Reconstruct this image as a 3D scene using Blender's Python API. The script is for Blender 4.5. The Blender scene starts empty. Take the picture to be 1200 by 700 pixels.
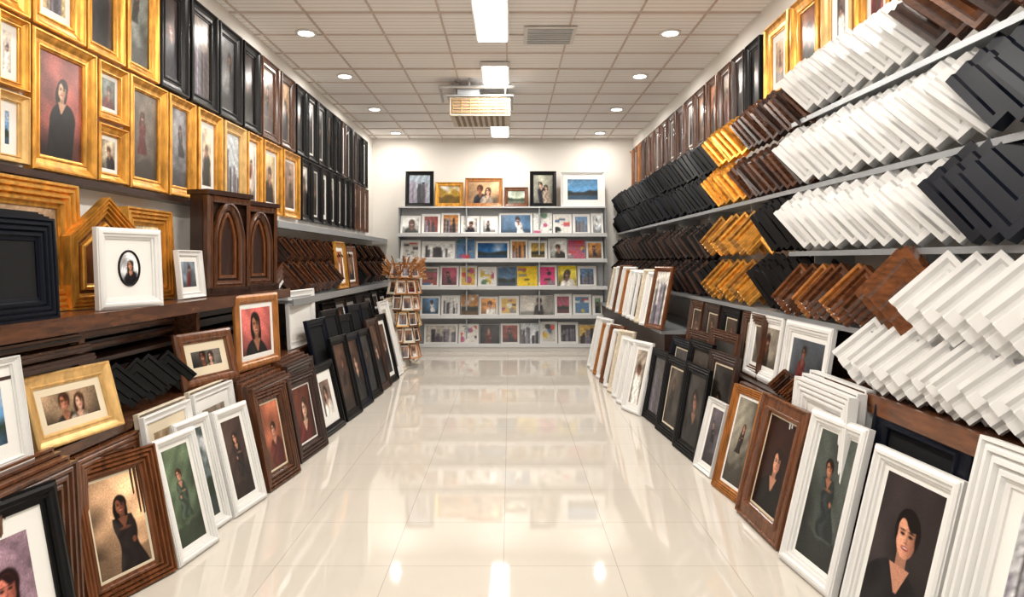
import bpy, math, random
import numpy as np
from mathutils import Matrix, Vector

F=800.0; CX=598.0; CY=305.0; CH=1.345
WL=-2.10; WR=1.87; YB=10.4; HC=3.2
sc=bpy.context.scene
R=random.Random(7)

# ------------------------------------------------------------------ materials
MATS={}
def mk(name,col,rough=0.4,metal=0.0,var=0.0,scale=(20,20,20),coat=0.0,bump=0.0,emit=None,es=1.0,spec=None):
    m=bpy.data.materials.new(name); m.use_nodes=True
    nt=m.node_tree; b=nt.nodes['Principled BSDF']
    b.inputs['Base Color'].default_value=(*col,1); b.inputs['Roughness'].default_value=rough
    b.inputs['Metallic'].default_value=metal
    if spec is not None: b.inputs['Specular IOR Level'].default_value=spec
    if coat: b.inputs['Coat Weight'].default_value=coat; b.inputs['Coat Roughness'].default_value=0.15
    if emit: b.inputs['Emission Color'].default_value=(*emit,1); b.inputs['Emission Strength'].default_value=es
    if var>0:
        tc=nt.nodes.new('ShaderNodeTexCoord'); mp=nt.nodes.new('ShaderNodeMapping'); mp.inputs['Scale'].default_value=scale
        no=nt.nodes.new('ShaderNodeTexNoise'); no.inputs['Scale'].default_value=1.0; no.inputs['Detail'].default_value=4
        cr=nt.nodes.new('ShaderNodeValToRGB')
        cr.color_ramp.elements[0].position=0.3; cr.color_ramp.elements[1].position=0.72
        cr.color_ramp.elements[0].color=(*[c*(1-var) for c in col],1)
        cr.color_ramp.elements[1].color=(*[min(1,c*(1+var)) for c in col],1)
        nt.links.new(tc.outputs['Object'],mp.inputs[0]); nt.links.new(mp.outputs[0],no.inputs['Vector'])
        nt.links.new(no.outputs['Fac'],cr.inputs[0]); nt.links.new(cr.outputs[0],b.inputs['Base Color'])
        if bump:
            bp=nt.nodes.new('ShaderNodeBump'); bp.inputs['Strength'].default_value=bump; bp.inputs['Distance'].default_value=0.003
            nt.links.new(no.outputs['Fac'],bp.inputs['Height']); nt.links.new(bp.outputs[0],b.inputs['Normal'])
    MATS[name]=m; return m
mk('gold',(0.66,0.32,0.055),0.30,0.65,0.38,(25,9,25),bump=0.3)
mk('antique_gold',(0.42,0.21,0.05),0.35,0.6,0.4,(30,12,30),bump=0.3)
mk('pale_gold',(0.66,0.42,0.16),0.4,0.4,0.25,(30,12,30))
mk('orangewood',(0.34,0.13,0.03),0.33,0.1,0.4,(40,8,40))
mk('brown',(0.080,0.028,0.011),0.27,0,0.5,(45,7,45),coat=0.15)
mk('redbrown',(0.13,0.044,0.015),0.27,0,0.45,(45,7,45),coat=0.15)
mk('darkbrown',(0.032,0.013,0.008),0.32,0,0.45,(40,7,40),coat=0.1)
mk('black',(0.0035,0.0035,0.004),0.36,spec=.2)
mk('navy',(0.0028,0.0045,0.010),0.36,spec=.2)
mk('white',(0.70,0.695,0.68),0.38)
mk('whitesample',(0.66,0.655,0.645),0.42)
mk('cream',(0.62,0.54,0.42),0.45,0,0.15,(30,30,30))
mk('matboard',(0.76,0.75,0.72),0.8)
mk('creammat',(0.66,0.57,0.42),0.8)
mk('blackmat',(0.010,0.010,0.011),0.8,spec=.15)
mk('kraft',(0.25,0.16,0.09),0.9)
mk('silver',(0.36,0.38,0.40),0.35,0.5)
mk('steel',(0.55,0.55,0.55),0.3,0.9)
mk('rackwhite',(0.60,0.61,0.62),0.4)
mk('unitwhite',(0.72,0.70,0.67),0.5)
mk('louver',(0.22,0.16,0.11),0.6)
mk('wallpaint',(0.78,0.75,0.70),0.75)
mk('deepwood',(0.030,0.012,0.008),0.4,0,0.4,(30,4,30))  # very dark brown wood for bench bodies, back panels and arch panels
mk('rattan',(0.45,0.20,0.07),0.5,0,0.4,(60,60,60))
mk('lamp',(1,1,1),0.5,emit=(1,0.98,0.93),es=9)
m=bpy.data.materials.new('print'); m.use_nodes=True; nt=m.node_tree
a=nt.nodes.new('ShaderNodeAttribute'); a.attribute_name='Col'
nt.links.new(a.outputs['Color'],nt.nodes['Principled BSDF'].inputs['Base Color'])
nt.nodes['Principled BSDF'].inputs['Roughness'].default_value=0.3
nt.nodes['Principled BSDF'].inputs['Specular IOR Level'].default_value=0.3
MATS['print']=m

# ------------------------------------------------------------------ builder
class B:
    def __init__(s): s.v=[];s.f=[];s.m=[];s.c={};s.mats=[]
    def add(s,verts,faces,mat,M=None,cols=None):
        o=len(s.v)
        if M is not None: verts=[tuple(M@Vector(p)) for p in verts]
        s.v.extend([tuple(p) for p in verts])
        if mat not in s.mats: s.mats.append(mat)
        k=s.mats.index(mat)
        for f in faces: s.f.append(tuple(i+o for i in f)); s.m.append(k)
        if cols is not None:
            for i,c in enumerate(cols): s.c[o+i]=c
    def box(s,x0,x1,y0,y1,z0,z1,mat,M=None):
        v=[(x,y,z) for x in(x0,x1) for y in(y0,y1) for z in(z0,z1)]
        s.add(v,[(0,1,3,2),(4,6,7,5),(0,4,5,1),(2,3,7,6),(0,2,6,4),(1,5,7,3)],mat,M)
    def cyl(s,p0,p1,r,mat,n=10,M=None):
        p0=Vector(p0);p1=Vector(p1);d=(p1-p0).normalized()
        a=d.orthogonal().normalized();b=d.cross(a)
        v=[];
        for p in(p0,p1):
            for i in range(n):
                t=2*math.pi*i/n; v.append(tuple(p+a*r*math.cos(t)+b*r*math.sin(t)))
        fs=[(i,(i+1)%n,n+(i+1)%n,n+i) for i in range(n)]+[tuple(range(n)),tuple(range(n,2*n))]
        s.add(v,fs,mat,M)
    def obj(s,name,M=None):
        me=bpy.data.meshes.new(name); me.from_pydata(s.v,[],s.f)
        for k in s.mats: me.materials.append(MATS[k])
        me.polygons.foreach_set('material_index',s.m)
        if s.c:
            ca=me.color_attributes.new('Col','FLOAT_COLOR','POINT')
            arr=np.full((len(s.v),4),0.5,dtype=np.float32)
            for i,c in s.c.items(): arr[i,:3]=c
            arr[:,3]=1; ca.data.foreach_set('color',arr.ravel())
        me.update()
        o=bpy.data.objects.new(name,me); sc.collection.objects.link(o)
        if M is not None: o.matrix_world=M
        return o

# ------------------------------------------------------------------ painting of prints
def sm(d,e): return np.clip(0.5-d/(2*e),0,1)
def noise(x,y,rng,fr=3):
    o=np.zeros_like(x)
    for k in range(5):
        ax,ay,p=rng.uniform(-fr,fr),rng.uniform(-fr,fr),rng.uniform(0,6.3)
        o+=np.sin(x*ax*2.5*(1+k*.5)+y*ay*2.5*(1+k*.5)+p)/(1+k*.5)
    return o/2.6
def mix(img,c,m):
    c=np.array(c,dtype=float)
    return img*(1-m[...,None])+c*m[...,None]
SKINS=[(0.86,0.62,0.50),(0.72,0.48,0.36),(0.93,0.74,0.63),(0.55,0.34,0.25)]
def person(img,x,y,cx,hy,s,skin,hair,cloth,e,full=False,longhair=False,var=0.0):
    skin=np.array(skin);cloth=np.array(cloth);hair=np.array(hair)
    ell=lambda ox,oy,rx,ry:(np.sqrt(((x-cx-ox)/rx)**2+((y-hy-oy)/ry)**2)-1)*min(rx,ry)
    bo=var*s*1.2   # body offset: turned pose
    if full:
        t=np.clip((hy-y)/s-1.5,0,8)
        bw=s*(1.15+.25*np.sin(t*1.1+var*3)+.10*t)
        body=np.maximum(np.abs(x-cx-bo*t*.25)-bw,(y-hy+1.35*s)); body=np.maximum(body,-(y-hy+9*s))
        mk_=np.maximum(sm(body,e),sm(ell(bo*.3,-2.1*s,1.35*s,1.0*s),e))
        sd=1 if var>0 else -1
        mk_=np.maximum(mk_,sm(ell(sd*1.35*s,-3.2*s,.38*s,1.3*s),e))
    else:
        mk_=sm(ell(bo,-3.5*s,2.15*s,2.1*s),e*1.5)
        mk_=np.maximum(mk_,sm(np.maximum(np.abs(x-cx-bo)-2.15*s,(y-hy+3.4*s)),e))
    img=mix(img,cloth,mk_)
    fold=(.5+.5*np.sin((x-cx)/s*3.1+np.sin((y-hy)/s*1.7+var*9)*1.9))*np.clip(.6-(x-cx)/(3*s),0,1)
    img=img+(mk_*fold)[...,None]*(cloth*.7+.05)*.7
    if full:
        img=mix(img,skin*.85,sm(ell((1.1 if var>0 else -1.1)*s,-4.5*s,.28*s,.40*s),e))
        img=mix(img,skin*.85,sm(ell(.2*s,-3.1*s+var*s,.8*s,.2*s),e)*.75)
    if longhair: img=mix(img,hair,sm(ell(-.1*s,-.6*s,.98*s,1.55*s),e))
    neck=np.maximum(np.abs(x-cx-bo*.2)-.36*s,np.abs(y-hy+1.15*s)-.6*s)
    img=mix(img,skin*.72,sm(neck,e))
    vn=np.maximum(np.abs(x-cx-bo*.3)-(.1*s+.5*np.clip(y-hy+2.7*s,0,None)),y-hy+1.45*s)
    vn=np.maximum(vn,-(y-hy+2.7*s))
    img=mix(img,skin*.86,sm(vn,e))
    img=mix(img,hair,sm(ell(.05*s,.25*s,.88*s,1.02*s),e*1.5))
    fm=sm(ell(0,-.05*s,.68*s,1.0*s),e)
    img=mix(img,skin,fm)
    sh=fm*np.clip((x-cx+.1*s)/(.8*s),0,1)
    img=mix(img,skin*np.array((.5,.42,.4)),sh*.85)
    img=mix(img,np.minimum(skin*1.12,1),fm*sm(ell(-.3*s,-.2*s,.25*s,.3*s),s*.2)*.6)
    img=mix(img,hair,sm(np.maximum(ell(0,-.05*s,.72*s,1.04*s),-(y-hy-.50*s+.45*(x-cx)+.12*s*np.sin((x-cx)/s*7))),e*1.5))
    for sd in(-1,1): img=mix(img,hair,sm(ell(sd*.72*s,.1*s,.12*s,.5*s),e)*.9)
    ed=max(e*.6,.02*s)
    dk=(0.08,0.05,0.05)
    for sd in(-1,1):
        img=mix(img,skin*.55,sm(ell(sd*.28*s,.06*s,.2*s,.13*s),.05*s)*.6)
        img=mix(img,dk,sm(ell(sd*.28*s,.04*s,.13*s,.055*s),ed))
        img=mix(img,hair,sm(ell(sd*.29*s,.22*s,.20*s,.04*s),ed)*.8)
    img=mix(img,skin*.62,sm(ell(.07*s,-.2*s,.07*s,.22*s),.04*s)*.6)
    img=mix(img,skin*.5,sm(ell(.02*s,-.33*s,.15*s,.04*s),ed)*.7)
    img=mix(img,(.56,.2,.18),sm(ell(0,-.56*s,.27*s,.1*s),ed))
    img=mix(img,(.9,.86,.84),sm(ell(0,-.545*s,.2*s,.035*s),ed))
    return img
def paint(kind,nx,ny,asp,seed,pal=None):
    rng=random.Random(seed); nr=np.random.RandomState(seed%100000)
    u,v=np.meshgrid(np.linspace(0,1,nx+1),np.linspace(0,1,ny+1))
    x=u-.5; y=v*asp; e=0.7/nx
    n=noise(x,y,rng)
    pal=pal or {}
    bgs=[(.12,.10,.10),(.22,.2,.2),(.35,.33,.32),(.55,.48,.42),(.28,.24,.18),(.38,.42,.40),(.62,.57,.5),(.15,.18,.2),(.45,.32,.22)]
    if kind in('portrait','standing','couple'):
        bg=pal.get('bg',rng.choice(bgs)); skin=pal.get('skin',rng.choice(SKINS)); hair=pal.get('hair',rng.choice([(.07,.05,.04),(.2,.11,.06),(.1,.07,.05)]))
        cl=pal.get('cloth',rng.choice([(.06,.06,.07),(.1,.1,.13),(.85,.83,.8),(.3,.08,.08),(.12,.12,.1)]))
        var=rng.choice([-1,1])*rng.uniform(.2,.5)
        img=np.ones(x.shape+(3,))*np.array(bg)
        img*=(1+.32*n+ .45*(v-.5)+.25*x*(1 if var>0 else -1)-.6*(x**2+((v-.55)*.8)**2))[...,None]
        if kind=='standing': img=mix(img,np.array(bg)*.55,sm(y-(.2+.05*noise(x,x*0,rng,3))*asp,.03)*.75)
        tl=pal.get('tilt',rng.uniform(-.16,.16)); x=x+tl*(y-asp*.6)
        if kind=='portrait':
            s=pal.get('s',rng.uniform(.14,.2)); img=person(img,x,y,pal.get('cx',rng.uniform(-.08,.08)),asp*pal.get('hy',rng.uniform(.58,.66)),s,skin,hair,cl,e,longhair=pal.get('long',rng.random()<.4),var=var)
        elif kind=='standing':
            s=pal.get('s',rng.uniform(.07,.1))
            img=person(img,x,y,pal.get('cx',rng.uniform(-.12,.12)),asp*pal.get('hy',rng.uniform(.66,.76)),s,skin,hair,cl,e,full=True,longhair=rng.random()<.4,var=var)
        else:
            img=person(img,x,y,-.13,asp*.66,.11,skin,hair,cl,e,var=.3)
            img=person(img,x,y,.14,asp*.56,.10,SKINS[2],hair,(.5,.45,.4),e,longhair=True,var=-.3)
    elif kind=='land':
        sky=np.array(pal.get('bg',(.45,.65,.85))); gr=np.array(pal.get('gr',(.15,.2,.14)))
        img=np.ones(x.shape+(3,))*sky; img=img*(1.15-.4*v[...,None])+.0
        img=mix(img,(.95,.95,.97),np.clip(n*1.2,0,1)*.8)
        h=asp*(.42+.1*noise(x,x*0,rng,4))
        img=mix(img,gr,sm(y-h,e*2)); 
        img=mix(img,np.array(sky)*.55,sm(y-asp*.22,e*2)*.8)
        img*=(1+.15*noise(x,y,rng,9))[...,None]
    elif kind=='city':
        img=np.ones(x.shape+(3,))*np.array(pal.get('bg',(.75,.78,.8)))
        for k in range(12):
            c=rng.uniform(-.5,.5);w=rng.uniform(.03,.09);hh=asp*rng.uniform(.3,.85);g=rng.uniform(.1,.6)
            img=mix(img,(g,g*.95,g*1.05),sm(np.maximum(np.abs(x-c)-w,y-hh),e))
        img*=(1+.2*noise(x,y,rng,9))[...,None]
    else:
        base=pal.get('bg',(rng.uniform(.3,.95),rng.uniform(.3,.95),rng.uniform(.3,.95)))
        img=np.ones(x.shape+(3,))*np.array(base)
        for k in range(9):
            c=rng.uniform(-.5,.5);d=rng.uniform(0,asp);r=rng.uniform(.06,.28)
            col=rng.choice([(.8,.25,.2),(.85,.7,.2),(.2,.35,.55),(.95,.95,.93),(.08,.08,.1),(.7,.3,.45),(.3,.45,.35),(.5,.5,.52),tuple(base),tuple(base)])
            if rng.random()<.5: img=mix(img,col,sm(np.sqrt((x-c)**2+(y-d)**2)-r,e)*.85)
            else: img=mix(img,col,sm(np.maximum(np.abs(x-c)-r,np.abs(y-d)-r*.35),e)*.85)
    img=img*(1+.07*nr.randn(*x.shape))[...,None]
    img=np.clip(img*.94,0.01,1)
    return np.where(img<=0.04045,img/12.92,((img+.055)/1.055)**2.4)
def printgrid(b,x0,x1,y0,y1,z,kind,res,seed,pal=None,M=None):
    w=x1-x0;h=y1-y0
    nx=max(6,int(w/res));ny=max(6,int(h/res))
    img=paint(kind,nx,ny,h/w,seed,pal)
    vs=[(x0+w*i/nx,y0+h*j/ny,z) for j in range(ny+1) for i in range(nx+1)]
    fs=[(j*(nx+1)+i,j*(nx+1)+i+1,(j+1)*(nx+1)+i+1,(j+1)*(nx+1)+i) for j in range(ny) for i in range(nx)]
    b.add(vs,fs,'print',M,img.reshape(-1,3))

# ------------------------------------------------------------------ mouldings
PROF={
 'scoop':[(0,0),(0,.85),(.06,1),(.16,1),(.2,.86),(.34,.66),(.55,.5),(.74,.46),(.78,.58),(.86,.58),(.9,.4),(1,.36),(1,.1)],
 'step':[(0,0),(0,.7),(.12,.7),(.12,.85),(.3,1),(.5,1),(.6,.75),(.8,.7),(.8,.5),(1,.45),(1,.1)],
 'panel':[(0,0),(0,.8),(.05,.95),(.14,.95),(.18,.7),(.72,.7),(.76,.9),(.88,.9),(.94,.6),(1,.5),(1,.1)],
 'round':[(0,0),(0,.5),(.08,.75),(.25,.95),(.45,1),(.65,.9),(.8,.65),(.82,.5),(.92,.5),(1,.35),(1,.1)],
 'ridges':[(0,0),(0,1),(.1,1),(.13,.75),(.22,.95),(.32,.95),(.36,.65),(.46,.85),(.56,.85),(.6,.5),(.7,.7),(.8,.7),(.84,.4),(1,.35),(1,.1)],
}
def inset(poly,u):
    n=len(poly);out=[]
    for i in range(n):
        p=Vector(poly[i]);a=(p-Vector(poly[i-1])).normalized();c=(Vector(poly[(i+1)%n])-p).normalized()
        n1=Vector((-a.y,a.x));n2=Vector((-c.y,c.x))
        k=n1+n2; k=k/(max(.2,k.dot(n1)))
        out.append((p.x+k.x*u,p.y+k.y*u))
    return out
def sweep(b,poly,prof,mw,d,mat,M=None,z0=0):
    n=len(poly);vs=[]
    for(u,z) in prof:
        vs+=[(p[0],p[1],z0+z*d) for p in inset(poly,u*mw)]
    fs=[]
    for r in range(len(prof)-1):
        for i in range(n):
            j=(i+1)%n; fs.append((r*n+i,r*n+j,(r+1)*n+j,(r+1)*n+i))
    b.add(vs,fs,mat,M)
def ngon(b,poly,z,mat,M=None): b.add([(p[0],p[1],z) for p in poly],[tuple(range(len(poly)))],mat,M)
def frame_into(b,w,h,style,mw=.05,d=.03,mb=.04,matc='matboard',kind='portrait',prof='scoop',seed=1,res=.012,pal=None,M=None):
    poly=[(-w/2,0),(w/2,0),(w/2,h),(-w/2,h)]
    sweep(b,poly,PROF[prof],mw,d,style,M)
    ngon(b,poly,.001,'kraft',M)
    pi=inset(poly,mw*.98)
    if kind is None:
        ngon(b,pi,d*.2,matc,M); return
    if mb>0:
        po=inset(poly,mw+mb)
        vs=[(p[0],p[1],d*.2) for p in pi]+[(p[0],p[1],d*.2) for p in po]+[(p[0],p[1],d*.2-.002) for p in inset(poly,mw+mb+.002)]
        b.add(vs,[(i,(i+1)%4,4+(i+1)%4,4+i) for i in range(4)]+[(4+i,4+(i+1)%4,8+(i+1)%4,8+i) for i in range(4)],matc,M)
    q=mw*.98+mb
    printgrid(b,-w/2+q,w/2-q,q,h-q,d*.2-.001 if mb>0 else d*.2,kind,res,seed,pal,M)
LABEL={'gold':'gold','antique_gold':'antique_gold','pale_gold':'pale_gold','orangewood':'orange_wood','brown':'brown_wood','redbrown':'mahogany','darkbrown':'dark_wood','black':'black','navy':'navy','white':'white','cream':'cream'}
def basis(side,yaw=0,lean=0,t=None):
    if t is None:
        t={'L':Vector((0,1,0)),'R':Vector((0,-1,0)),'B':Vector((1,0,0))}[side]
        t=Matrix.Rotation(yaw,3,'Z')@t
    t=t.normalized(); up=Vector((0,0,1)); n=t.cross(up)
    u2=up*math.cos(lean)-n*math.sin(lean); n2=n*math.cos(lean)+up*math.sin(lean)
    return Matrix(((t.x,u2.x,n2.x,0),(t.y,u2.y,n2.y,0),(t.z,u2.z,n2.z,0),(0,0,0,1)))
SEED=[100]
def frame(w,h,style,pos,side='L',yaw=0,lean=0,t=None,name=None,**k):
    b=B(); SEED[0]+=1
    k.setdefault('seed',SEED[0])
    frame_into(b,w,h,style,**k)
    return b.obj(name or LABEL[style]+'_picture_frame',Matrix.Translation(pos)@basis(side,yaw,lean,t))
def two(side,p0,p1,h,style,z=0,lean=13,**k):
    """frame standing between two floor points p0,p1 (x,y) (viewer-left, viewer-right)"""
    a=Vector((p0[0],p0[1],0));c=Vector((p1[0],p1[1],0)); t=c-a
    return frame(t.length,h,style,Vector(((a.x+c.x)/2,(a.y+c.y)/2,z)),side,lean=math.radians(lean),t=t,**k)

def Y(px,X): return F*abs(X)/abs(px-CX)

# ------------------------------------------------------------------ room shell
def plane_mat(name,build):
    m=bpy.data.materials.new(name);m.use_nodes=True;build(m.node_tree,m.node_tree.nodes['Principled BSDF']);MATS[name]=m
def floor_nodes(nt,b):
    tc=nt.nodes.new('ShaderNodeTexCoord');mp=nt.nodes.new('ShaderNodeMapping');mp.inputs['Location'].default_value=(0.03,0.0,0)
    br=nt.nodes.new('ShaderNodeTexBrick');br.offset=0;br.inputs['Scale'].default_value=1;br.inputs['Brick Width'].default_value=.5;br.inputs['Row Height'].default_value=.5
    br.inputs['Mortar Size'].default_value=.002;br.inputs['Mortar Smooth'].default_value=.3
    br.inputs['Color1'].default_value=(.61,.565,.50,1);br.inputs['Color2'].default_value=(.59,.545,.48,1);br.inputs['Mortar'].default_value=(.42,.375,.32,1)
    no=nt.nodes.new('ShaderNodeTexNoise');no.inputs['Scale'].default_value=2.5;no.inputs['Detail'].default_value=5
    mx=nt.nodes.new('ShaderNodeMix');mx.data_type='RGBA';mx.blend_type='MULTIPLY';mx.inputs[0].default_value=.10
    nt.links.new(tc.outputs['Object'],mp.inputs[0]);nt.links.new(mp.outputs[0],br.inputs['Vector']);nt.links.new(mp.outputs[0],no.inputs['Vector'])
    nt.links.new(br.outputs['Color'],mx.inputs[6]);nt.links.new(no.outputs['Fac'],mx.inputs[7]);nt.links.new(mx.outputs[2],b.inputs['Base Color'])
    b.inputs['Roughness'].default_value=.04;b.inputs['IOR'].default_value=1.9
plane_mat('floor_tile',floor_nodes)
def ceil_nodes(nt,b):
    tc=nt.nodes.new('ShaderNodeTexCoord');wv=nt.nodes.new('ShaderNodeTexWave');wv.wave_type='BANDS';wv.bands_direction='Y';wv.inputs['Scale'].default_value=4.2;wv.inputs['Distortion'].default_value=.6
    wv.inputs['Detail'].default_value=2
    cr=nt.nodes.new('ShaderNodeValToRGB');cr.color_ramp.elements[0].color=(.74,.70,.66,1);cr.color_ramp.elements[1].color=(.93,.91,.89,1);cr.color_ramp.elements[1].position=.5
    nt.links.new(tc.outputs['Object'],wv.inputs['Vector']);nt.links.new(wv.outputs['Fac'],cr.inputs[0]);nt.links.new(cr.outputs[0],b.inputs['Base Color'])
    b.inputs['Roughness'].default_value=.8
plane_mat('ceiling_tile',ceil_nodes)
b=B();b.box(WL-.1,WR+.1,-2,YB+.1,-.1,0,'floor_tile');b.obj('floor')
b=B();b.box(WL-.1,WR+.1,-2,YB+.1,HC,HC+.1,'ceiling_tile');b.obj('ceiling')
b=B();b.box(WL-.1,WL,-2,YB+.1,0,HC,'wallpaint');b.obj('wall_left')
b=B();b.box(WR,WR+.1,-2,YB+.1,0,HC,'wallpaint');b.obj('wall_right')
b=B();b.box(WL,WR,YB,YB+.1,0,HC,'wallpaint');b.obj('wall_back')
b=B()
mk('tbar',(.58,.48,.42),.5)
g=-2.03
while g<WR:
    b.box(g-.007,g+.007,-2,YB,HC-.012,HC,'tbar'); g+=.5
g=-1.9
while g<YB:
    b.box(WL,WR,g-.007,g+.007,HC-.011,HC,'tbar'); g+=.5
b.obj('trim_ceiling_grid')

# lights
LK=.54
def area(name,loc,sx,sy,p,col=(1,.945,.87),shape='RECTANGLE'):
    l=bpy.data.lights.new(name,'AREA');l.energy=p*LK;l.shape=shape;l.size=sx;l.size_y=sy;l.color=col
    o=bpy.data.objects.new(name,l);o.location=loc;sc.collection.objects.link(o);return o
for (ya,yb) in [(0.2,1.4),(2.2,3.4),(4.45,5.65),(6.35,7.0),(8.6,10.0)]:
    b=B();b.box(-.28,-.01,ya,yb,HC-.05,HC-.012,'unitwhite');b.box(-.26,-.03,ya+.02,yb-.02,HC-.056,HC-.05,'lamp')
    b.obj('ceiling_troffer_light')
    area('troffer_lamp',(-.145,(ya+yb)/2,HC-.06),.22,yb-ya-.05,60)
def disc(b,cx,cy,z,r,mat,n=20): b.add([(cx+r*math.cos(2*math.pi*i/n),cy+r*math.sin(2*math.pi*i/n),z) for i in range(n)],[tuple(range(n))],mat)
for X in(-1.66,1.3):
    for yy in(0.8,2.6,4.2,5.55,6.85,8.35,9.9):
        b=B()
        b.cyl((X,yy,HC-.014),(X,yy,HC-.001),.085,'unitwhite',24);disc(b,X,yy,HC-.016,.062,'lamp')
        b.obj('recessed_downlight')
        area('downlight_lamp',(X,yy,HC-.02),.11,.11,20,shape='DISK')
# air conditioner hanging from rods
b=B()
x0,x1,y0,y1=-.62,0.0,7.0,7.6
b.box(x0,x1,y0,y1,2.83,3.02,'cream')
b.box(x0-.03,x1+.03,y0-.03,y1+.03,3.02,3.035,'silver')
b.box(x0+.02,x1-.02,y0-.004,y0,2.845,3.005,'louver')
for i in range(5): b.box(x0+.03,x1-.03,y0-.012,y0-.004,2.86+i*.032,2.864+i*.032,'pale_gold')
for i in range(7): b.box(x0+.03+i*.09,x0+.034+i*.09,y0-.014,y0-.004,2.845,3.005,'pale_gold')
for i in range(9): b.box(x0+.05+i*.06,x0+.08+i*.06,y0+.05,y1-.05,2.822,2.83,'louver')
for xx in(x0+.05,x1-.05):
    for yy in(y0+.05,y1-.05): b.cyl((xx,yy,3.035),(xx,yy,3.2),.009,'steel')
b.cyl((x0-.10,y0-.05,3.11),(x1+.04,y0-.05,3.11),.016,'steel')
b.cyl((x0-.10,y0-.05,3.11),(x0-.10,y0+.3,3.04),.014,'steel')
b.box(x0+.08,x0+.3,y0-.02,y0+.2,3.04,3.12,'silver')
b.cyl((x0+.2,y0-.05,3.11),(x0+.2,y0-.05,3.2),.010,'steel');b.cyl((x1-.1,y0-.05,3.11),(x1-.1,y0-.05,3.2),.010,'steel')
b.obj('air_conditioner')
def vent(cx,cy,w,l):
    b=B();b.box(cx-w/2,cx+w/2,cy-l/2,cy+l/2,HC-.02,HC-.011,'unitwhite')
    for i in range(8):
        yy=cy-l/2+.04+i*(l-.08)/7;b.box(cx-w/2+.03,cx+w/2-.03,yy-.006,yy+.006,HC-.026,HC-.02,'silver')
    b.obj('ceiling_vent')
vent(.32,5.6,.42,.42)

# ------------------------------------------------------------------ LEFT WALL hung rows
def hung(side,X,z0,z1,lst):
    for it in lst:
        pa,pb,st=it[:3];k=dict(it[3]) if len(it)>3 else {}
        ya,yb=Y(pa,X),Y(pb,X)
        w=abs(yb-ya)*.985; zz0=k.pop('z0',z0);zz1=k.pop('z1',z1)
        near=min(ya,yb)
        k.setdefault('res',.007 if near<4.5 else (.012 if near<6 else .022))
        k.setdefault('mw',min(.075,w*.2));k.setdefault('mb',w*.07);k.setdefault('d',.045)
        frame(w,zz1-zz0,st,Vector((WL+.005 if side=='L' else WR-.005,(ya+yb)/2,zz0)),side,lean=0,**k)
def K(**k): return k
dark=dict(bg=(.16,.13,.13));
row1=[(-40,36,'gold',K(prof='scoop',mb=0,pal=dict(bg=(.4,.25,.2)))),(39,101,'gold',K(mb=.03,kind='city',pal=dict(bg=(.8,.7,.5)))),(103,147,'gold',K(mb=0,kind='portrait',pal=dict(bg=(.35,.28,.26)))),(150,187,'gold',K(mb=.0,kind='standing',pal=dict(bg=(.45,.47,.45)))),
 (189,222,'black',K(kind='portrait',pal=dark,mb=0,mw=.09)),(225,256,'black',K(kind='city',mb=0,pal=dict(bg=(.5,.45,.42)))),(258,284,'black',K(kind='standing',mb=0,pal=dict(bg=(.35,.35,.36)))),(286,306,'black',K(kind='portrait',mb=0,pal=dark)),
 (308,328,'brown',K(kind='standing',mb=0,pal=dict(bg=(.5,.42,.38)))),(330,346,'brown',K(kind='portrait',mb=0,pal=dict(bg=(.75,.62,.5))))]
p=348
while p<430:
    w=max(5,(446-p)*.13); row1.append((p,min(p+w,434),R.choice(['black','black','black','darkbrown']),K(kind=R.choice(['portrait','standing']),mb=R.choice([0,0,.02]),pal=dict(bg=R.choice([(.2,.2,.2),(.35,.3,.28),(.12,.12,.13)]),cloth=(.1,.1,.1))))); p+=w+1
hung('L',-2.055,2.375,3.05,row1)
row2=[(-2,35,'gold',K(z0=2.06,z1=2.36,matc='matboard',mb=.03,pal=dict(bg=(.75,.7,.65)))),(-2,35,'pale_gold',K(z0=1.75,z1=2.04,mb=.04,kind='land')),
 (38,114,'gold',K(kind='portrait',mb=0,mw=.075,res=.004,pal=dict(bg=(.60,.33,.30),s=.135,hy=.68,cloth=(.05,.045,.05),skin=(.9,.7,.58),long=True))),
 (116,151,'gold',K(z0=2.06,z1=2.355,mb=.02)),(116,151,'gold',K(z0=1.745,z1=2.04,mb=.02,pal=dict(bg=(.75,.7,.6)))),
 (153,197,'gold',K(kind='standing',mb=0,mw=.07,pal=dict(bg=(.42,.38,.34)))),
 (199,230,'gold',K(kind='standing',mb=0,pal=dict(bg=(.5,.5,.52)))),(233,261,'gold',K(kind='portrait',mb=.04,pal=dict(bg=(.85,.75,.62)))),
 (264,289,'pale_gold',K(kind='city',mb=0)),(291,308,'gold',K(kind='standing',mb=.02,pal=dict(bg=(.85,.8,.75)))),(310,331,'gold',K(kind='portrait',mb=.03,pal=dict(bg=(.8,.7,.55)))),(333,352,'gold',K(kind='standing',mb=.02,pal=dict(bg=(.6,.5,.45))))]
p=354
while p<431:
    w=max(4.5,(446-p)*.13); st='black' if p<412 else 'brown'
    row2.append((p,min(p+w,434),st,K(kind=R.choice(['portrait','standing']),mb=R.choice([0,.02,.05]),pal=dict(bg=R.choice([(.2,.2,.2),(.4,.36,.32),(.8,.78,.75)]))))); p+=w+1
hung('L',-2.055,1.74,2.36,row2)

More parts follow.
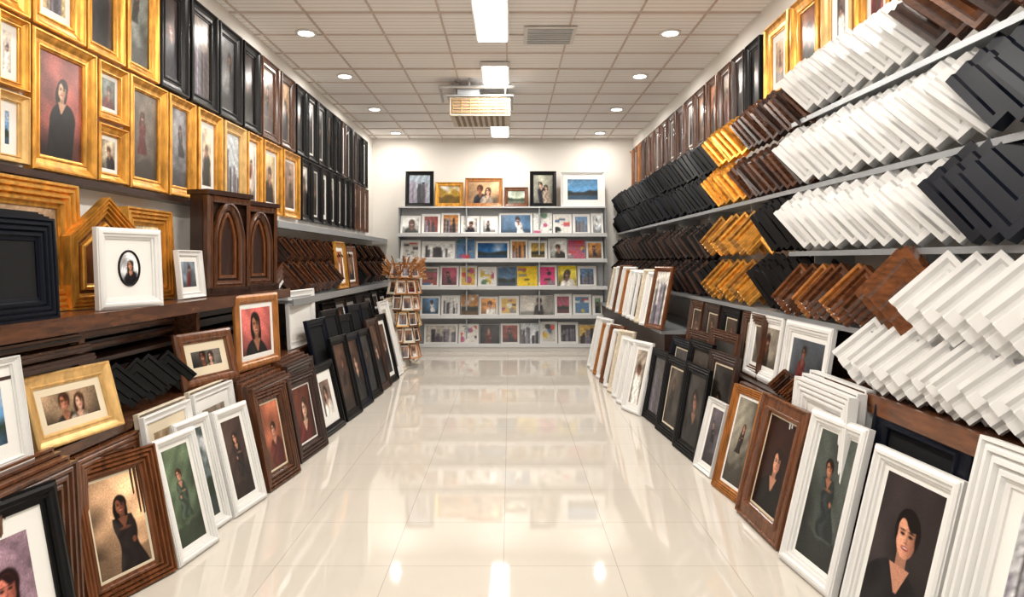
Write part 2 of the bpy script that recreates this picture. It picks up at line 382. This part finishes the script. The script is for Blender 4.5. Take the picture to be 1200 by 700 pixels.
# left shelves / cabinet
b=B();b.box(WL+.003,WL+.10,1.6,5.45,1.695,1.725,'darkbrown');b.obj('wall_ledge')
b=B();b.box(WL+.003,WL+.22,5.5,YB-.02,1.63,1.65,'silver');b.box(WL+.22,WL+.23,5.5,YB-.02,1.61,1.665,'silver');b.obj('metal_display_shelf')
b=B();b.box(WL+.003,WL+.40,5.32,YB-.02,1.005,1.03,'silver');b.box(WL+.40,WL+.412,5.32,YB-.02,.985,1.04,'silver');b.obj('metal_display_shelf')
b=B()
b.box(WL+.003,WL+.38,1.6,5.28,1.085,1.12,'brown');b.box(WL+.38,WL+.40,1.6,5.28,1.06,1.125,'brown')
b.box(WL+.003,WL+.02,1.6,5.28,.64,1.085,'deepwood')
b.box(WL+.02,WL+.26,1.6,5.28,.885,.905,'darkbrown')
for yy in(1.62,2.9,3.98,5.26): b.box(WL+.02,WL+.28,yy-.02,yy+.02,.64,1.085,'redbrown')
b.obj('dark_wood_shelf_unit')
b=B();b.box(WL+.003,-1.76,1.6,YB-.02,0,.60,'deepwood');b.box(WL+.003,-1.68,1.6,YB-.02,.60,.64,'brown');b.obj('wooden_display_bench')
b=B()
for (z,x) in[(.925,-1.74),(.965,-1.76),(1.005,-1.80),(.665,-1.86),(.705,-1.88),(.75,-1.90),(.80,-1.91)]:
    for kx in range(2):
        b.box(x-.06*kx-.045,x-.06*kx,1.66,2.86,z-.0,z+.032,R.choice(['brown','darkbrown','redbrown']))
        b.box(x-.06*kx-.03,x-.06*kx+.006,1.66,2.86,z+.008,z+.02,'darkbrown')
b.obj('moulding_length_stack')
b=B()
for z in(.66,.72,.78,.925,.985):
    for x in(-1.94,-2.00):
        b.box(x-.045,x,2.94,3.94,z,z+.045,R.choice(['brown','darkbrown']));b.box(x-.03,x+.007,2.94,3.94,z+.012,z+.03,'redbrown')
        b.box(x-.045,x,4.02,5.2,z,z+.045,R.choice(['brown','darkbrown']))
b.obj('moulding_length_stack')

# row 3 on the near shelf (z=1.12)
zs=1.122
for i in range(4):
    frame(.44,.41-.01*i,'navy' if i%2 else 'black',Vector((-1.86+.034*i,2.46-.02*i,zs)),'L',yaw=.0,lean=.06,mw=.085,mb=0,prof='ridges',kind=None,matc='blackmat',d=.032)
frame(.62,.56,'gold',Vector((-2.0,2.82,zs)),'L',lean=.05,mw=.11,d=.05,mb=0,prof='ridges',kind='standing',pal=dict(bg=(.6,.5,.4)))
def gable(w,h,hs,style):
    b=B();poly=[(-w/2,0),(w/2,0),(w/2,hs),(0,h),(-w/2,hs)]
    sweep(b,poly,PROF['ridges'],.07,.05,style);ngon(b,poly,.002,'kraft');ngon(b,inset(poly,.069),.012,'redbrown')
    poly2=inset(poly,.085);sweep(b,poly2,PROF['round'],.03,.03,style,z0=.0)
    return b
gable(.44,.52,.33,'gold').obj('gold_gable_frame',Matrix.Translation((-1.93,3.24,zs))@basis('L',-.25,.03))
b=B();w,h=.36,.37
poly=[(-w/2,0),(w/2,0),(w/2,h),(-w/2,h)]
sweep(b,poly,PROF['step'],.05,.035,'white');ngon(b,poly,.001,'kraft');ngon(b,inset(poly,.049),.008,'matboard')
N=28;ov=[(.062*math.cos(2*math.pi*i/N),h/2+.085*math.sin(2*math.pi*i/N)) for i in range(N)]
sweep(b,ov,PROF['round'],.01,.008,'black',z0=.008)
vs=[];cols=[];fs=[];NR=12
img=paint('portrait',40,56,1.37,31,dict(bg=(.85,.85,.86),cloth=(.08,.08,.1),s=.17))
for r in range(NR+1):
    for i in range(N):
        x=.055*r/NR*math.cos(2*math.pi*i/N);y=.077*r/NR*math.sin(2*math.pi*i/N)
        vs.append((x,h/2+y,.0095));cols.append(img[int(round((y/.154+.5)*56)),int(round((x/.11+.5)*40))])
for r in range(NR):
    for i in range(N): j=(i+1)%N;fs.append((r*N+i,r*N+j,(r+1)*N+j,(r+1)*N+i))
b.add(vs,fs,'print',None,cols)
b.obj('white_oval_portrait_frame',Matrix.Translation((-1.77,3.17,zs))@basis('L',-.3,.05))
frame(.46,.50,'gold',Vector((-1.99,3.74,zs)),'L',lean=.05,mw=.09,d=.05,mb=0,prof='ridges',kind='standing',pal=dict(bg=(.75,.68,.55)))
frame(.30,.28,'white',Vector((-1.87,3.99,zs)),'L',yaw=0,lean=.1,mw=.035,mb=.03,kind='standing',pal=dict(bg=(.45,.5,.55)))
def gothic(w,h,pos,yaw):
    b=B();d=.13
    b.box(-w/2,w/2,0,h,-d,-.03,'darkbrown')
    rect=[(-w/2,0),(w/2,0),(w/2,h),(-w/2,h)]
    def arch(aw,y0,ys,ya,n=8):
        pts=[(-aw/2,y0),(aw/2,y0)]
        for i in range(n+1):
            t=i/n; pts.append((aw/2*math.cos(t*math.pi/2) if i<n else 0, ys+(ya-ys)*math.sin(t*math.pi/2)**1.35 if i>0 else ys))
        L=[(-p[0],p[1]) for p in pts[2:-1]][::-1]
        return pts+L
    A=arch(w*.66,h*.09,h*.55,h*.92)
    sweep(b,rect,[(0,-3),(0,0),(.3,1),(.7,1),(1,.5)],.045,.012,'brown')
    ngon(b,rect,-.028,'darkbrown')
    sweep(b,A,[(-.5,0),(-.4,1),(0,1.2),(.15,.6),(.4,.9),(.6,.4),(1,.2),(1,-1.5)],.035,.02,'brown',z0=-.015)
    ngon(b,inset(A,.034),-.026,'deepwood')
    A2=inset(A,.05);sweep(b,A2,[(0,0),(0,1),(.5,1.2),(1,1),(1,0)],.02,.012,'redbrown',z0=-.026)
    b.box(-w/2-.015,w/2+.015,h,h+.03,-d-.01,.015,'darkbrown');b.box(-w/2-.01,w/2+.01,0,.05,-d,.012,'darkbrown')
    b.obj('gothic_arch_cabinet',Matrix.Translation(pos)@basis('L',yaw,0))
gothic(.40,.63,(-1.80,4.38,zs),-.30)
gothic(.40,.62,(-1.84,5.02,zs),-.30)

# ------------------------------------------------------------------ corner samples
CP={'step':[(0,0),(0,1),(.14,1),(.18,.8),(.42,.8),(.46,.55),(.68,.55),(.72,.35),(1,.35),(1,0)],
    'ridge':[(0,0),(0,1),(.1,1),(.14,.7),(.26,.95),(.36,.65),(.48,.9),(.58,.55),(.7,.8),(.8,.45),(.92,.6),(1,.3),(1,0)],
    'flat':[(0,0),(0,1),(.10,1),(.15,.75),(.22,.75),(.27,.9),(.5,.82),(.55,.55),(.62,.55),(.66,.68),(.85,.6),(.9,.35),(1,.35),(1,0)]}
def corner(b,M,leg,mw,d,mat,up=True,prof='step'):
    pr=CP[prof];s2=math.sqrt(.5);n=len(pr);vs=[];H=(leg+mw)*s2
    for st in range(3):
        for(u,z) in pr:
            u*=mw
            if st==1: x,y=0,-u*2*s2
            else:
                x,y=(-leg*s2+u*s2),(-leg*s2-u*s2)
                if st==2:x=-x
            y=y+H
            if not up: y=H-y
            vs.append((x,y,z*d))
    fs=[]
    for st in range(2):
        for i in range(n):
            j=(i+1)%n;fs.append((st*n+i,st*n+j,(st+1)*n+j,(st+1)*n+i))
    fs+=[tuple(range(n)),tuple(range(2*n,3*n))]
    b.add(vs,fs,mat,M)
def samples(name,side,X,ya,yb,z,step,leg,mw,mats,up=False,yaw=.8,lean=.25,prof='step',d=.05,jit=.012):
    b=B();n=max(1,int(abs(yb-ya)/step));sg=1 if side=='R' else -1
    c=Vector((X,(ya+yb)/2,z))
    for i in range(n+1):
        yy=ya+(yb-ya)*i/max(1,n)+R.uniform(-.012,.012)
        m=mats[i%len(mats)] if isinstance(mats,list) else mats
        yw=yaw*sg+R.uniform(-.08,.08)
        M=Matrix.Translation(Vector((X+R.uniform(-jit,jit),yy,z+.002+R.uniform(0,.01)))-c)@basis(side,yw,lean+R.uniform(-.04,.04))
        corner(b,M,leg,mw,d,m,up,prof)
    return b.obj(name,Matrix.Translation(c))
samples('brown_corner_sample_row','L',-1.86,5.6,7.0,1.045,.12,.27,.13,['brown','darkbrown','brown'],True,.5,.15,'ridge')
samples('brown_corner_sample_row','L',-1.93,5.55,7.3,1.30,.13,.22,.11,['darkbrown','brown'],True,.5,.05,'ridge')
frame(.42,.50,'gold',Vector((-1.80,7.3,1.04)),'L',lean=.1,mw=.06,mb=.04,kind='standing',pal=dict(bg=(.6,.35,.2)))
frame(.44,.46,'redbrown',Vector((-1.80,7.78,1.04)),'L',lean=.1,mw=.06,mb=.02,kind='portrait')
samples('dark_corner_sample_row','L',-1.86,8.1,9.9,1.045,.13,.27,.13,['black','darkbrown','brown'],True,.5,.15,'ridge')
samples('dark_corner_sample_row','L',-1.93,7.5,9.9,1.30,.13,.22,.11,['black','darkbrown','brown'],True,.5,.05,'ridge')

# ------------------------------------------------------------------ left bench items (z=.64)
zb=.642
two('L',(-1.70,2.03),(-1.70,2.40),.37,'white',z=zb,lean=8,mw=.03,mb=.05,kind='land')
two('L',(-1.72,2.46),(-1.66,2.90),.28,'pale_gold',z=zb,lean=16,mw=.055,mb=.03,matc='creammat',kind='couple',pal=dict(bg=(.6,.5,.4)),res=.005)
samples('black_corner_sample_row','L',-1.82,3.0,3.6,zb,.15,.2,.11,'black',True,.9,.15,'step')
two('L',(-1.74,3.62),(-1.62,4.06),.31,'redbrown',z=zb,lean=14,mw=.065,mb=.045,matc='creammat',kind='couple',res=.005,prof='round',pal=dict(bg=(.4,.38,.36)))
two('L',(-1.70,4.22),(-1.62,4.76),.48,'orangewood',z=zb,lean=3,mw=.06,mb=.03,kind='portrait',pal=dict(bg=(.85,.45,.42)),res=.006,prof='round')
two('L',(-1.74,5.33),(-1.70,5.9),.46,'white',z=zb,lean=3,mw=.06,mb=.06,kind=None,matc='matboard')
two('L',(-1.9,6.0),(-1.88,6.5),.34,'brown',z=zb,lean=8,mw=.08,mb=.0)
y=6.55
while y<9.8:
    st=R.choice(['darkbrown','black','black','brown'])
    two('L',(-1.78,y),(-1.76,y+.42),R.uniform(.26,.32),st,z=zb,lean=12,mw=.06,mb=R.choice([0,.03]),res=.02); y+=.46

# ------------------------------------------------------------------ left floor frames
def stack(side,p0,p1,h,styles,dx,lean=13,**k):
    for i,s in enumerate(styles):
        two(side,(p0[0]+dx*i,p0[1]-.012*i),(p1[0]+dx*i,p1[1]-.012*i),h-.012*i,s,lean=lean,**k)
stack('L',(-1.67,2.10),(-1.67,2.50),.66,['redbrown','brown','redbrown','brown'],.036,3,mw=.10,d=.033,mb=0,prof='ridges',kind=None,matc='blackmat')
stack('L',(-1.70,2.62),(-1.69,3.08),.60,['brown','redbrown'],.036,3,mw=.10,d=.033,mb=0,prof='ridges',kind=None,matc='blackmat')
stack('L',(-1.58,3.04),(-1.57,3.46),.66,['cream','white'],.03,9,mw=.04,d=.026,mb=.05,matc='creammat',kind='land',pal=dict(bg=(.8,.68,.5),gr=(.6,.45,.3)))
stack('L',(-1.57,3.50),(-1.56,3.96),.67,['cream','white'],.03,9,mw=.04,d=.026,mb=.06,matc='matboard',kind='land',pal=dict(bg=(.75,.68,.6),gr=(.5,.4,.3)))
stack('L',(-1.62,4.02),(-1.60,4.62),.64,['redbrown','brown','redbrown','brown','brown'],.036,5,mw=.10,d=.033,mb=0,prof='ridges',kind=None,matc='blackmat')
stack('L',(-1.60,4.66),(-1.58,5.2),.66,['redbrown','brown','brown','darkbrown'],.036,5,mw=.10,d=.033,mb=0,prof='ridges',kind=None,matc='blackmat')
two('L',(-1.50,1.86),(-1.42,2.27),.62,'black',lean=12,mw=.06,mb=.06,kind='portrait',pal=dict(bg=(.55,.45,.5),cloth=(.75,.15,.3),s=.28,cx=-.05,hy=.60,skin=(.85,.50,.42),hair=(.12,.05,.06)),res=.004,prof='step')
two('L',(-1.66,2.52),(-1.53,2.90),.56,'brown',lean=12,mw=.075,d=.033,mb=0,kind=None,matc='blackmat',prof='ridges')
two('L',(-1.61,2.58),(-1.47,2.96),.55,'redbrown',lean=14,mw=.075,d=.04,mb=.010,matc='creammat',kind='standing',pal=dict(bg=(.90,.72,.56),cloth=(.12,.1,.1),s=.14,cx=.06,hy=.68),res=.003,prof='ridges')
two('L',(-1.455,2.97),(-1.41,3.27),.56,'white',lean=14,mw=.04,mb=.02,kind='standing',pal=dict(bg=(.36,.42,.33),cloth=(.2,.24,.2),s=.12),res=.003,prof='step')
two('L',(-1.50,3.24),(-1.46,3.54),.57,'white',lean=14,mw=.04,mb=.02,kind='land',pal=dict(bg=(.4,.45,.45)),res=.005,prof='step')
two('L',(-1.445,3.55),(-1.395,3.87),.56,'white',lean=14,mw=.045,mb=.025,kind='standing',pal=dict(bg=(.27,.21,.19),cloth=(.12,.1,.1),s=.13),res=.004,prof='step')
two('L',(-1.42,3.94),(-1.365,4.34),.58,'brown',lean=11,mw=.085,d=.04,mb=.01,matc='creammat',kind='portrait',pal=dict(bg=(.65,.38,.28),cloth=(.3,.12,.1),s=.16),res=.005,prof='ridges')
two('L',(-1.41,4.50),(-1.36,4.98),.57,'darkbrown',lean=11,mw=.09,d=.04,mb=.01,kind='portrait',pal=dict(bg=(.36,.19,.14)),res=.006,prof='ridges')
two('L',(-1.40,5.10),(-1.36,5.58),.55,'black',lean=13,mw=.07,mb=.07,kind='portrait',pal=dict(bg=(.5,.42,.38)),prof='step')
y=5.65;i=0
while y<7.5:
    st=['black','navy','black','darkbrown'][i%4];x=-1.37+.03*(y-5.6)
    two('L',(x,y),(x+.04,y+.40),R.uniform(.66,.80),st,lean=13,mw=.07,mb=R.choice([0,.04]),kind=R.choice(['portrait','standing']),res=.015,pal=dict(bg=R.choice([(.2,.2,.2),(.3,.22,.18)]),cloth=(.08,.08,.09)))
    two('L',(x-.1,y-.2),(x-.06,y+.22),R.uniform(.80,.95),['navy','black','black'][i%3],lean=13,mw=.07,mb=0,kind=None,matc='blackmat')
    y+=.42;i+=1
while y<9.0:
    x=-1.33+.03*(y-7.5)
    two('L',(x,y),(x+.03,y+.38),R.uniform(.78,.95),R.choice(['white','white','cream']),lean=13,mw=.05,mb=.05,kind=R.choice(['portrait','city']),res=.02,pal=dict(bg=(.7,.68,.64)))
    y+=.40
while y<9.9:
    two('L',(-1.5,y),(-1.48,y+.36),.9,R.choice(['darkbrown','black']),lean=13,mw=.05,mb=.0,res=.02); y+=.38
# spinner rack with little wooden frames
b=B()
b.cyl((0,0,0),(0,0,1.40),.018,'steel');b.cyl((0,0,0),(0,0,.03),.18,'steel',20)
rr=random.Random(4)
for lv in range(6):
    z=.12+lv*.2
    for a in range(9):
        ang=a*math.pi/4.5+lv*.3
        Mx=Matrix.Translation((.20*math.cos(ang),.20*math.sin(ang),z))@basis('L',ang,.22)
        frame_into(b,.15,.19,rr.choice(['orangewood','rattan','rattan','pale_gold','redbrown','cream']),mw=.02,d=.015,mb=.01,res=.02,seed=lv*9+a,kind=rr.choice(['portrait','city']),pal=dict(bg=(.6,.45,.35)),M=Mx)
        b.cyl((0,0,z),(.20*math.cos(ang),.20*math.sin(ang),z-.01),.004,'steel',6)
for k in range(90):
    ang=rr.uniform(0,6.28);r0=rr.uniform(0,.1)
    b.cyl((r0*math.cos(ang),r0*math.sin(ang),1.1),(.28*math.cos(ang+.5),.28*math.sin(ang+.5),rr.uniform(1.15,1.40)),.008,rr.choice(['rattan','orangewood']),6)
b.obj('spinner_rack_of_small_frames',Matrix.Translation((-1.34,8.6,0)))

# ------------------------------------------------------------------ RIGHT WALL
row=[(1100,1160,'redbrown',K(mb=.02)),(1045,1096,'antique_gold',K(mb=.0)),(1001,1042,'gold',K(mb=.04,pal=dict(bg=(.85,.4,.35)))),(962,998,'pale_gold',K(mb=.06,pal=dict(bg=(.35,.3,.28)))),(926,959,'gold',K(mb=.0,mw=.09,pal=dict(bg=(.5,.3,.2)))),(895,923,'gold',K(mb=.05,mw=.09,kind='standing',pal=dict(bg=(.7,.55,.4)))),
 (873,890,'black',K(mb=0,pal=dark)),(857,871,'darkbrown',K(mb=0,kind='standing')),(841,855,'brown',K(mb=0)),(827,839,'redbrown',K(mb=0,pal=dict(bg=(.7,.5,.4))))]
p=825
while p>735:
    w=max(4.5,(p-706)*.1);row.append((p-w,p,R.choice(['brown','redbrown','orangewood','brown']),K(mb=R.choice([0,.02]),kind=R.choice(['portrait','standing']),pal=dict(bg=R.choice([(.6,.45,.35),(.3,.2,.18),(.2,.2,.2)])))));p-=w+1
hung('R',1.825,2.44,3.0,row)
WR2=WR-.003
b=B();b.box(WR-.06,WR2,1.6,YB-.02,2.41,2.435,'darkbrown');b.obj('picture_rail_ledge')
for nm,z,ya,yb,dx in[('metal_wall_shelf',2.13,1.6,3.95,.24),('metal_wall_shelf',1.75,1.6,YB-.02,.24),('metal_wall_shelf',1.39,1.6,3.95,.25),('metal_wall_shelf',1.03,1.6,YB-.02,.28)]:
    b=B();b.box(WR-dx,WR2,ya,yb,z-.010,z,'silver');b.box(WR-dx-.008,WR-dx,ya,yb,z-.022,z+.004,'silver')
    yy=ya+.1
    while yy<yb: b.box(WR-dx+.03,WR2,yy,yy+.006,z-.07,z-.010,'silver');yy+=1.0
    b.obj(nm)
b=B();b.box(WR-.36,WR2,1.6,3.25,.75,.78,'brown');b.box(WR-.375,WR-.36,1.6,3.25,.71,.79,'redbrown');b.obj('wooden_wall_shelf')

XR=1.645
W='whitesample'
samples('white_corner_sample_row','R',XR,2.72,3.72,2.13,.125,.27,.19,W,False,.70,.2,'flat',d=.06)
samples('brown_corner_sample_row','R',XR,2.16,2.60,2.13,.10,.28,.18,['brown','darkbrown','redbrown'],False,.6,.2,'ridge')
samples('white_corner_sample_row','R',XR,2.34,3.74,1.75,.125,.29,.21,W,False,.70,.22,'flat',d=.06)
samples('navy_corner_sample_row','R',XR-.04,2.02,2.22,1.75,.07,.30,.21,'navy',False,.35,.2,'step')
samples('white_corner_sample_row','R',XR,2.46,3.76,1.39,.125,.29,.21,W,False,.70,.22,'flat',d=.06)
samples('navy_corner_sample_row','R',XR-.05,2.14,2.32,1.39,.07,.31,.22,'navy',False,.35,.2,'step')
samples('brown_corner_sample_row','R',XR-.02,2.98,3.76,1.03,.11,.27,.14,['brown','redbrown','orangewood'],True,.45,.12,'ridge')
samples('mahogany_corner_sample','R',XR-.06,2.70,2.78,1.03,.1,.27,.24,'redbrown',True,.4,.12,'step')
samples('white_corner_sample_row','R',XR-.06,1.7,2.48,1.03,.12,.28,.20,W,True,.5,.2,'flat',d=.06)
samples('white_corner_sample_row','R',XR-.07,1.7,2.96,.78,.105,.25,.18,W,True,.5,.25,'flat',d=.06)
def far(mats,pa,pb,zl,prof,up=False,name='corner_sample_row',leg=.28,mw=.16,step=.1,yaw=.6):
    ya,yb=Y(pa,XR),Y(pb,XR)
    for i,z in enumerate(zl):
        samples(name,'R',XR+.02,min(ya,yb),max(ya,yb),z,step,leg,mw,mats,up,yaw,.15,prof)
far(['brown','darkbrown','brown'],880,950,[1.75,2.08],'ridge',name='brown_corner_sample_row')
far('gold',844,872,[1.75,2.06],'ridge',name='gold_corner_sample_row')
far(['black','black','navy'],724,836,[1.75,2.04],'step',name='black_corner_sample_row',step=.13)
far('black',908,944,[1.03,1.39],'step',name='black_corner_sample_row',leg=.31,mw=.19,step=.06,yaw=.5)
far(['gold','antique_gold'],846,888,[1.03,1.37],'ridge',True,name='gold_corner_sample_row',step=.13)
far(['black','darkbrown'],724,838,[1.03,1.34],'step',name='black_corner_sample_row',step=.13)

# right bench
b=B();b.box(1.5,WR2,1.6,6.0,0,.57,'deepwood');b.box(1.47,WR2,1.6,6.0,.57,.60,'darkbrown');b.obj('low_wooden_plinth')
b=B();b.box(1.36,WR2,6.02,YB-.02,0,.69,'deepwood');b.box(1.33,WR2,6.02,YB-.02,.69,.72,'silver');b.obj('metal_topped_plinth')
b=B();b.box(WR-.02,WR2,1.6,6.0,.60,1.0,'deepwood');b.obj('wooden_back_panel')
zr=.602
two('R',(1.55,4.50),(1.55,3.95),.42,'white',z=zr,lean=9,mw=.06,mb=.03,kind='standing',pal=dict(bg=(.62,.58,.52)),prof='step')
two('R',(1.53,3.88),(1.53,3.32),.41,'white',z=zr,lean=9,mw=.06,mb=.03,kind='standing',pal=dict(bg=(.30,.32,.35)),prof='step',res=.007)
two('R',(1.66,3.28),(1.66,2.7),.40,'black',z=zr,lean=8,mw=.08,mb=0,kind=None,matc='blackmat')
samples('zigzag_corner_sample_stack','R',1.50,3.45,3.75,.602,.06,.13,.07,['brown','redbrown','darkbrown'],True,.7,.0,'ridge',d=.03)
y=6.0
i=0
while y>4.6:
    two('R',(1.56,y),(1.55,y-.42),.40,['brown','darkbrown','black'][i%3],z=zr,lean=8,mw=.07,mb=.01,kind='portrait',matc='creammat',prof='ridges',pal=dict(bg=(.3,.24,.2)));y-=.45;i+=1
for n_,(xa,ya,yb,h,st) in enumerate([(1.22,4.95,4.5,.62,'black'),(1.20,5.45,5.0,.60,'black'),(1.18,5.9,5.5,.60,'black'),(1.30,4.7,4.25,.74,'darkbrown'),(1.29,5.2,4.75,.76,'black'),(1.28,5.7,5.25,.72,'navy'),(1.37,5.0,4.5,.86,'brown'),(1.37,5.6,5.1,.80,'brown')]):
    two('R',(xa-.02,ya),(xa+.02,yb),h,st,lean=10,mw=.075,mb=.012 if n_%2 else 0,kind=['portrait','standing','city'][n_%3],matc='creammat',prof='ridges',pal=dict(bg=[(.22,.21,.2),(.3,.27,.24),(.35,.34,.33)][n_%3],skin=(.6,.44,.36),cloth=(.06,.06,.06)),res=.008)
y=8.6;i=0
sty=['white','white','orangewood','white','redbrown','white','cream','white']
mut=[(.85,.83,.8),(.6,.55,.5),(.4,.4,.42),(.75,.6,.45)]
while y>6.1:
    s=sty[i%8];x=1.03+.035*(8.6-y)/2.5
    two('R',(x-.05,y),(x+.06,y-.30),.62+R.uniform(-.03,.04),s,lean=13,mw=.05,mb=R.choice([.03,0]),kind=R.choice(['portrait','city','standing']),res=.015,prof='step',pal=dict(bg=mut[i%4]));y-=.27;i+=1
y=8.8
while y>6.1:
    s=sty[(i*3)%8];x=1.30
    two('R',(x-.05,y),(x+.05,y-.30),.54+R.uniform(-.03,.04),s,z=.722,lean=12,mw=.045,mb=R.choice([.03,0]),kind=R.choice(['portrait','city']),res=.015,prof='step',pal=dict(bg=mut[i%4]));y-=.25;i+=1
y=9.95
while y>8.9:
    two('R',(1.45,y),(1.45,y-.34),.5,R.choice(['darkbrown','orangewood']),z=.722,lean=12,mw=.05,mb=.02,res=.02);y-=.36
# near floor frames right
two('R',(1.22,4.47),(1.25,4.20),.46,'white',lean=14,mw=.03,mb=.025,kind='standing',pal=dict(bg=(.33,.31,.33)),res=.005)
two('R',(1.225,4.08),(1.27,3.74),.62,'orangewood',lean=14,mw=.05,mb=.015,kind='standing',pal=dict(bg=(.5,.48,.43),cloth=(.15,.13,.12)),res=.004,prof='ridges')
two('R',(1.24,3.66),(1.26,3.15),.65,'redbrown',lean=14,mw=.085,d=.045,mb=.01,kind='portrait',matc='creammat',pal=dict(bg=(.17,.09,.07),cloth=(.04,.03,.03),skin=(.85,.6,.48),s=.17,hy=.55),res=.004,prof='panel')
two('R',(1.235,3.08),(1.28,2.68),.69,'white',lean=14,mw=.06,d=.04,mb=.012,kind='standing',pal=dict(bg=(.30,.32,.30),cloth=(.16,.18,.18),s=.12),res=.004,prof='step')
two('R',(1.285,2.63),(1.32,2.17),.65,'white',lean=14,mw=.055,d=.04,mb=.022,kind='portrait',pal=dict(bg=(.20,.17,.17),cloth=(.06,.05,.06),skin=(.88,.62,.50),hair=(.07,.045,.04),s=.24,hy=.62,cx=.04,long=False,tilt=.08),res=.0026,prof='step')
two('R',(1.30,2.10),(1.32,1.66),.82,'white',lean=14,mw=.12,d=.05,mb=.05,kind='city',prof='ridges',res=.01,pal=dict(bg=(.75,.75,.76)))
two('R',(1.40,2.80),(1.41,2.22),.77,'navy',lean=10,mw=.09,d=.04,mb=0,kind=None,matc='blackmat',prof='panel')
for i in range(3):
    two('R',(1.45-.045*i,3.40-.02*i),(1.45-.045*i,2.86-.02*i),.80-.012*i,'white',lean=6,mw=.10,d=.042,mb=0,kind=None,matc='matboard',prof='ridges')
two('R',(1.38,4.2),(1.39,3.5),.60,'brown',lean=7,mw=.09,d=.04,mb=0,kind=None,matc='blackmat',prof='ridges')

# ------------------------------------------------------------------ BACK: card rack + frames on it
b=B()
X0,X1=-1.66,1.42;yf=10.0
rows=[(1.72,2.05),(1.345,1.66),(.945,1.27),(.52,.86),(.10,.44)]
b.box(X0,X1,10.33,10.37,.02,2.12,'rackwhite')
b.box(X0,X1,10.02,10.33,0,.08,'unitwhite')
b.box(X0,X1,10.10,10.37,2.12,2.14,'rackwhite')
for (z,zt) in rows:
    b.box(X0,X1,yf+.0,10.35,z-.02,z,'silver');b.box(X0,X1,yf-.012,yf,z-.03,z+.022,'rackwhite')
for xx in(X0,-.66,.42,X1-.02): b.box(xx,xx+.02,10.12,10.37,0,2.12,'silver')
b.obj('greeting_card_rack')
b=B();rr=random.Random(12)
pal=[(.9,.9,.88),(.35,.5,.65),(.85,.7,.35),(.75,.35,.45),(.2,.2,.22),(.8,.55,.3),(.85,.88,.9),(.4,.5,.4),(.8,.78,.74),(.55,.25,.22),(.92,.9,.87),(.15,.15,.17)]
for ri,(z,zt) in enumerate(rows):
    xx=X0+.03+(.35 if ri==4 else 0)
    while xx<X1-.2:
        w=rr.choice([.26,.28,.30,.5 if rr.random()<.2 else .28]);w=min(w,X1-.04-xx);h=rr.uniform(.29,.34)
        M=Matrix.Translation((xx+w/2,yf+.10,z+.002))@basis('B',0,.28)
        bg=rr.choice(pal);kd=rr.choice(['abs','city','portrait','land','abs','standing'])
        if ri==2 and .0<xx<.9: bg=[(.97,.82,.1),(.9,.25,.5),(.95,.85,.2),(.95,.3,.55)][int(xx*4)%4]
        if ri==1 and -.7<xx<-.2: w=.5;bg=(.15,.45,.75);kd='land';M=Matrix.Translation((xx+w/2,yf+.10,z+.002))@basis('B',0,.28)
        b.box(-w/2,w/2,0,h,-.006,0,'matboard',M)
        q=rr.choice([.004,.03,.04])
        P=dict(bg=bg)
        if kd=='land': P['gr']=(.12,.15,.12)
        printgrid(b,-w/2+q,w/2-q,q,h-q,.001,kd,.012,rr.randint(0,9999),P,M)
        xx+=w+.012
b.obj('greeting_card_assortment')
for (pa,pb,yt,st,kind,pl) in[(475,508,197,'black','city',dict(bg=(.6,.65,.7))),(510,543,210,'gold','land',dict(bg=(.7,.55,.2),gr=(.4,.3,.1))),(545,589,205,'orangewood','couple',dict(bg=(.75,.6,.45))),(591,619,216,'redbrown','land',dict(bg=(.75,.8,.7))),(621,652,197,'black','couple',dict(bg=(.55,.55,.5))),(657,709,198,'white','land',dict(bg=(.35,.6,.8),gr=(.1,.12,.12)))]:
    yy=10.2;x0=(pa-CX)*yy/F;x1=(pb-CX)*yy/F;h=(239-yt)*yy/F
    frame(x1-x0,h,st,Vector(((x0+x1)/2,yy,2.142)),'B',lean=.1,mw=.035 if st=='white' else .055,mb=.07 if st=='white' else 0,kind=kind,pal=pl,res=.01)

# ------------------------------------------------------------------ world, camera
w=bpy.data.worlds.new('World');sc.world=w;w.use_nodes=True
w.node_tree.nodes['Background'].inputs[0].default_value=(1,.97,.92,1);w.node_tree.nodes['Background'].inputs[1].default_value=1.15
cam=bpy.data.cameras.new('Camera');cam.lens=24;cam.sensor_width=36;cam.shift_y=-45/1200;cam.shift_x=2/1200
co=bpy.data.objects.new('Camera',cam);co.location=(0,0,CH);co.rotation_euler=(math.pi/2,0,0);sc.collection.objects.link(co);sc.camera=co
sc.view_settings.view_transform='Standard'
sc.view_settings.look='None'
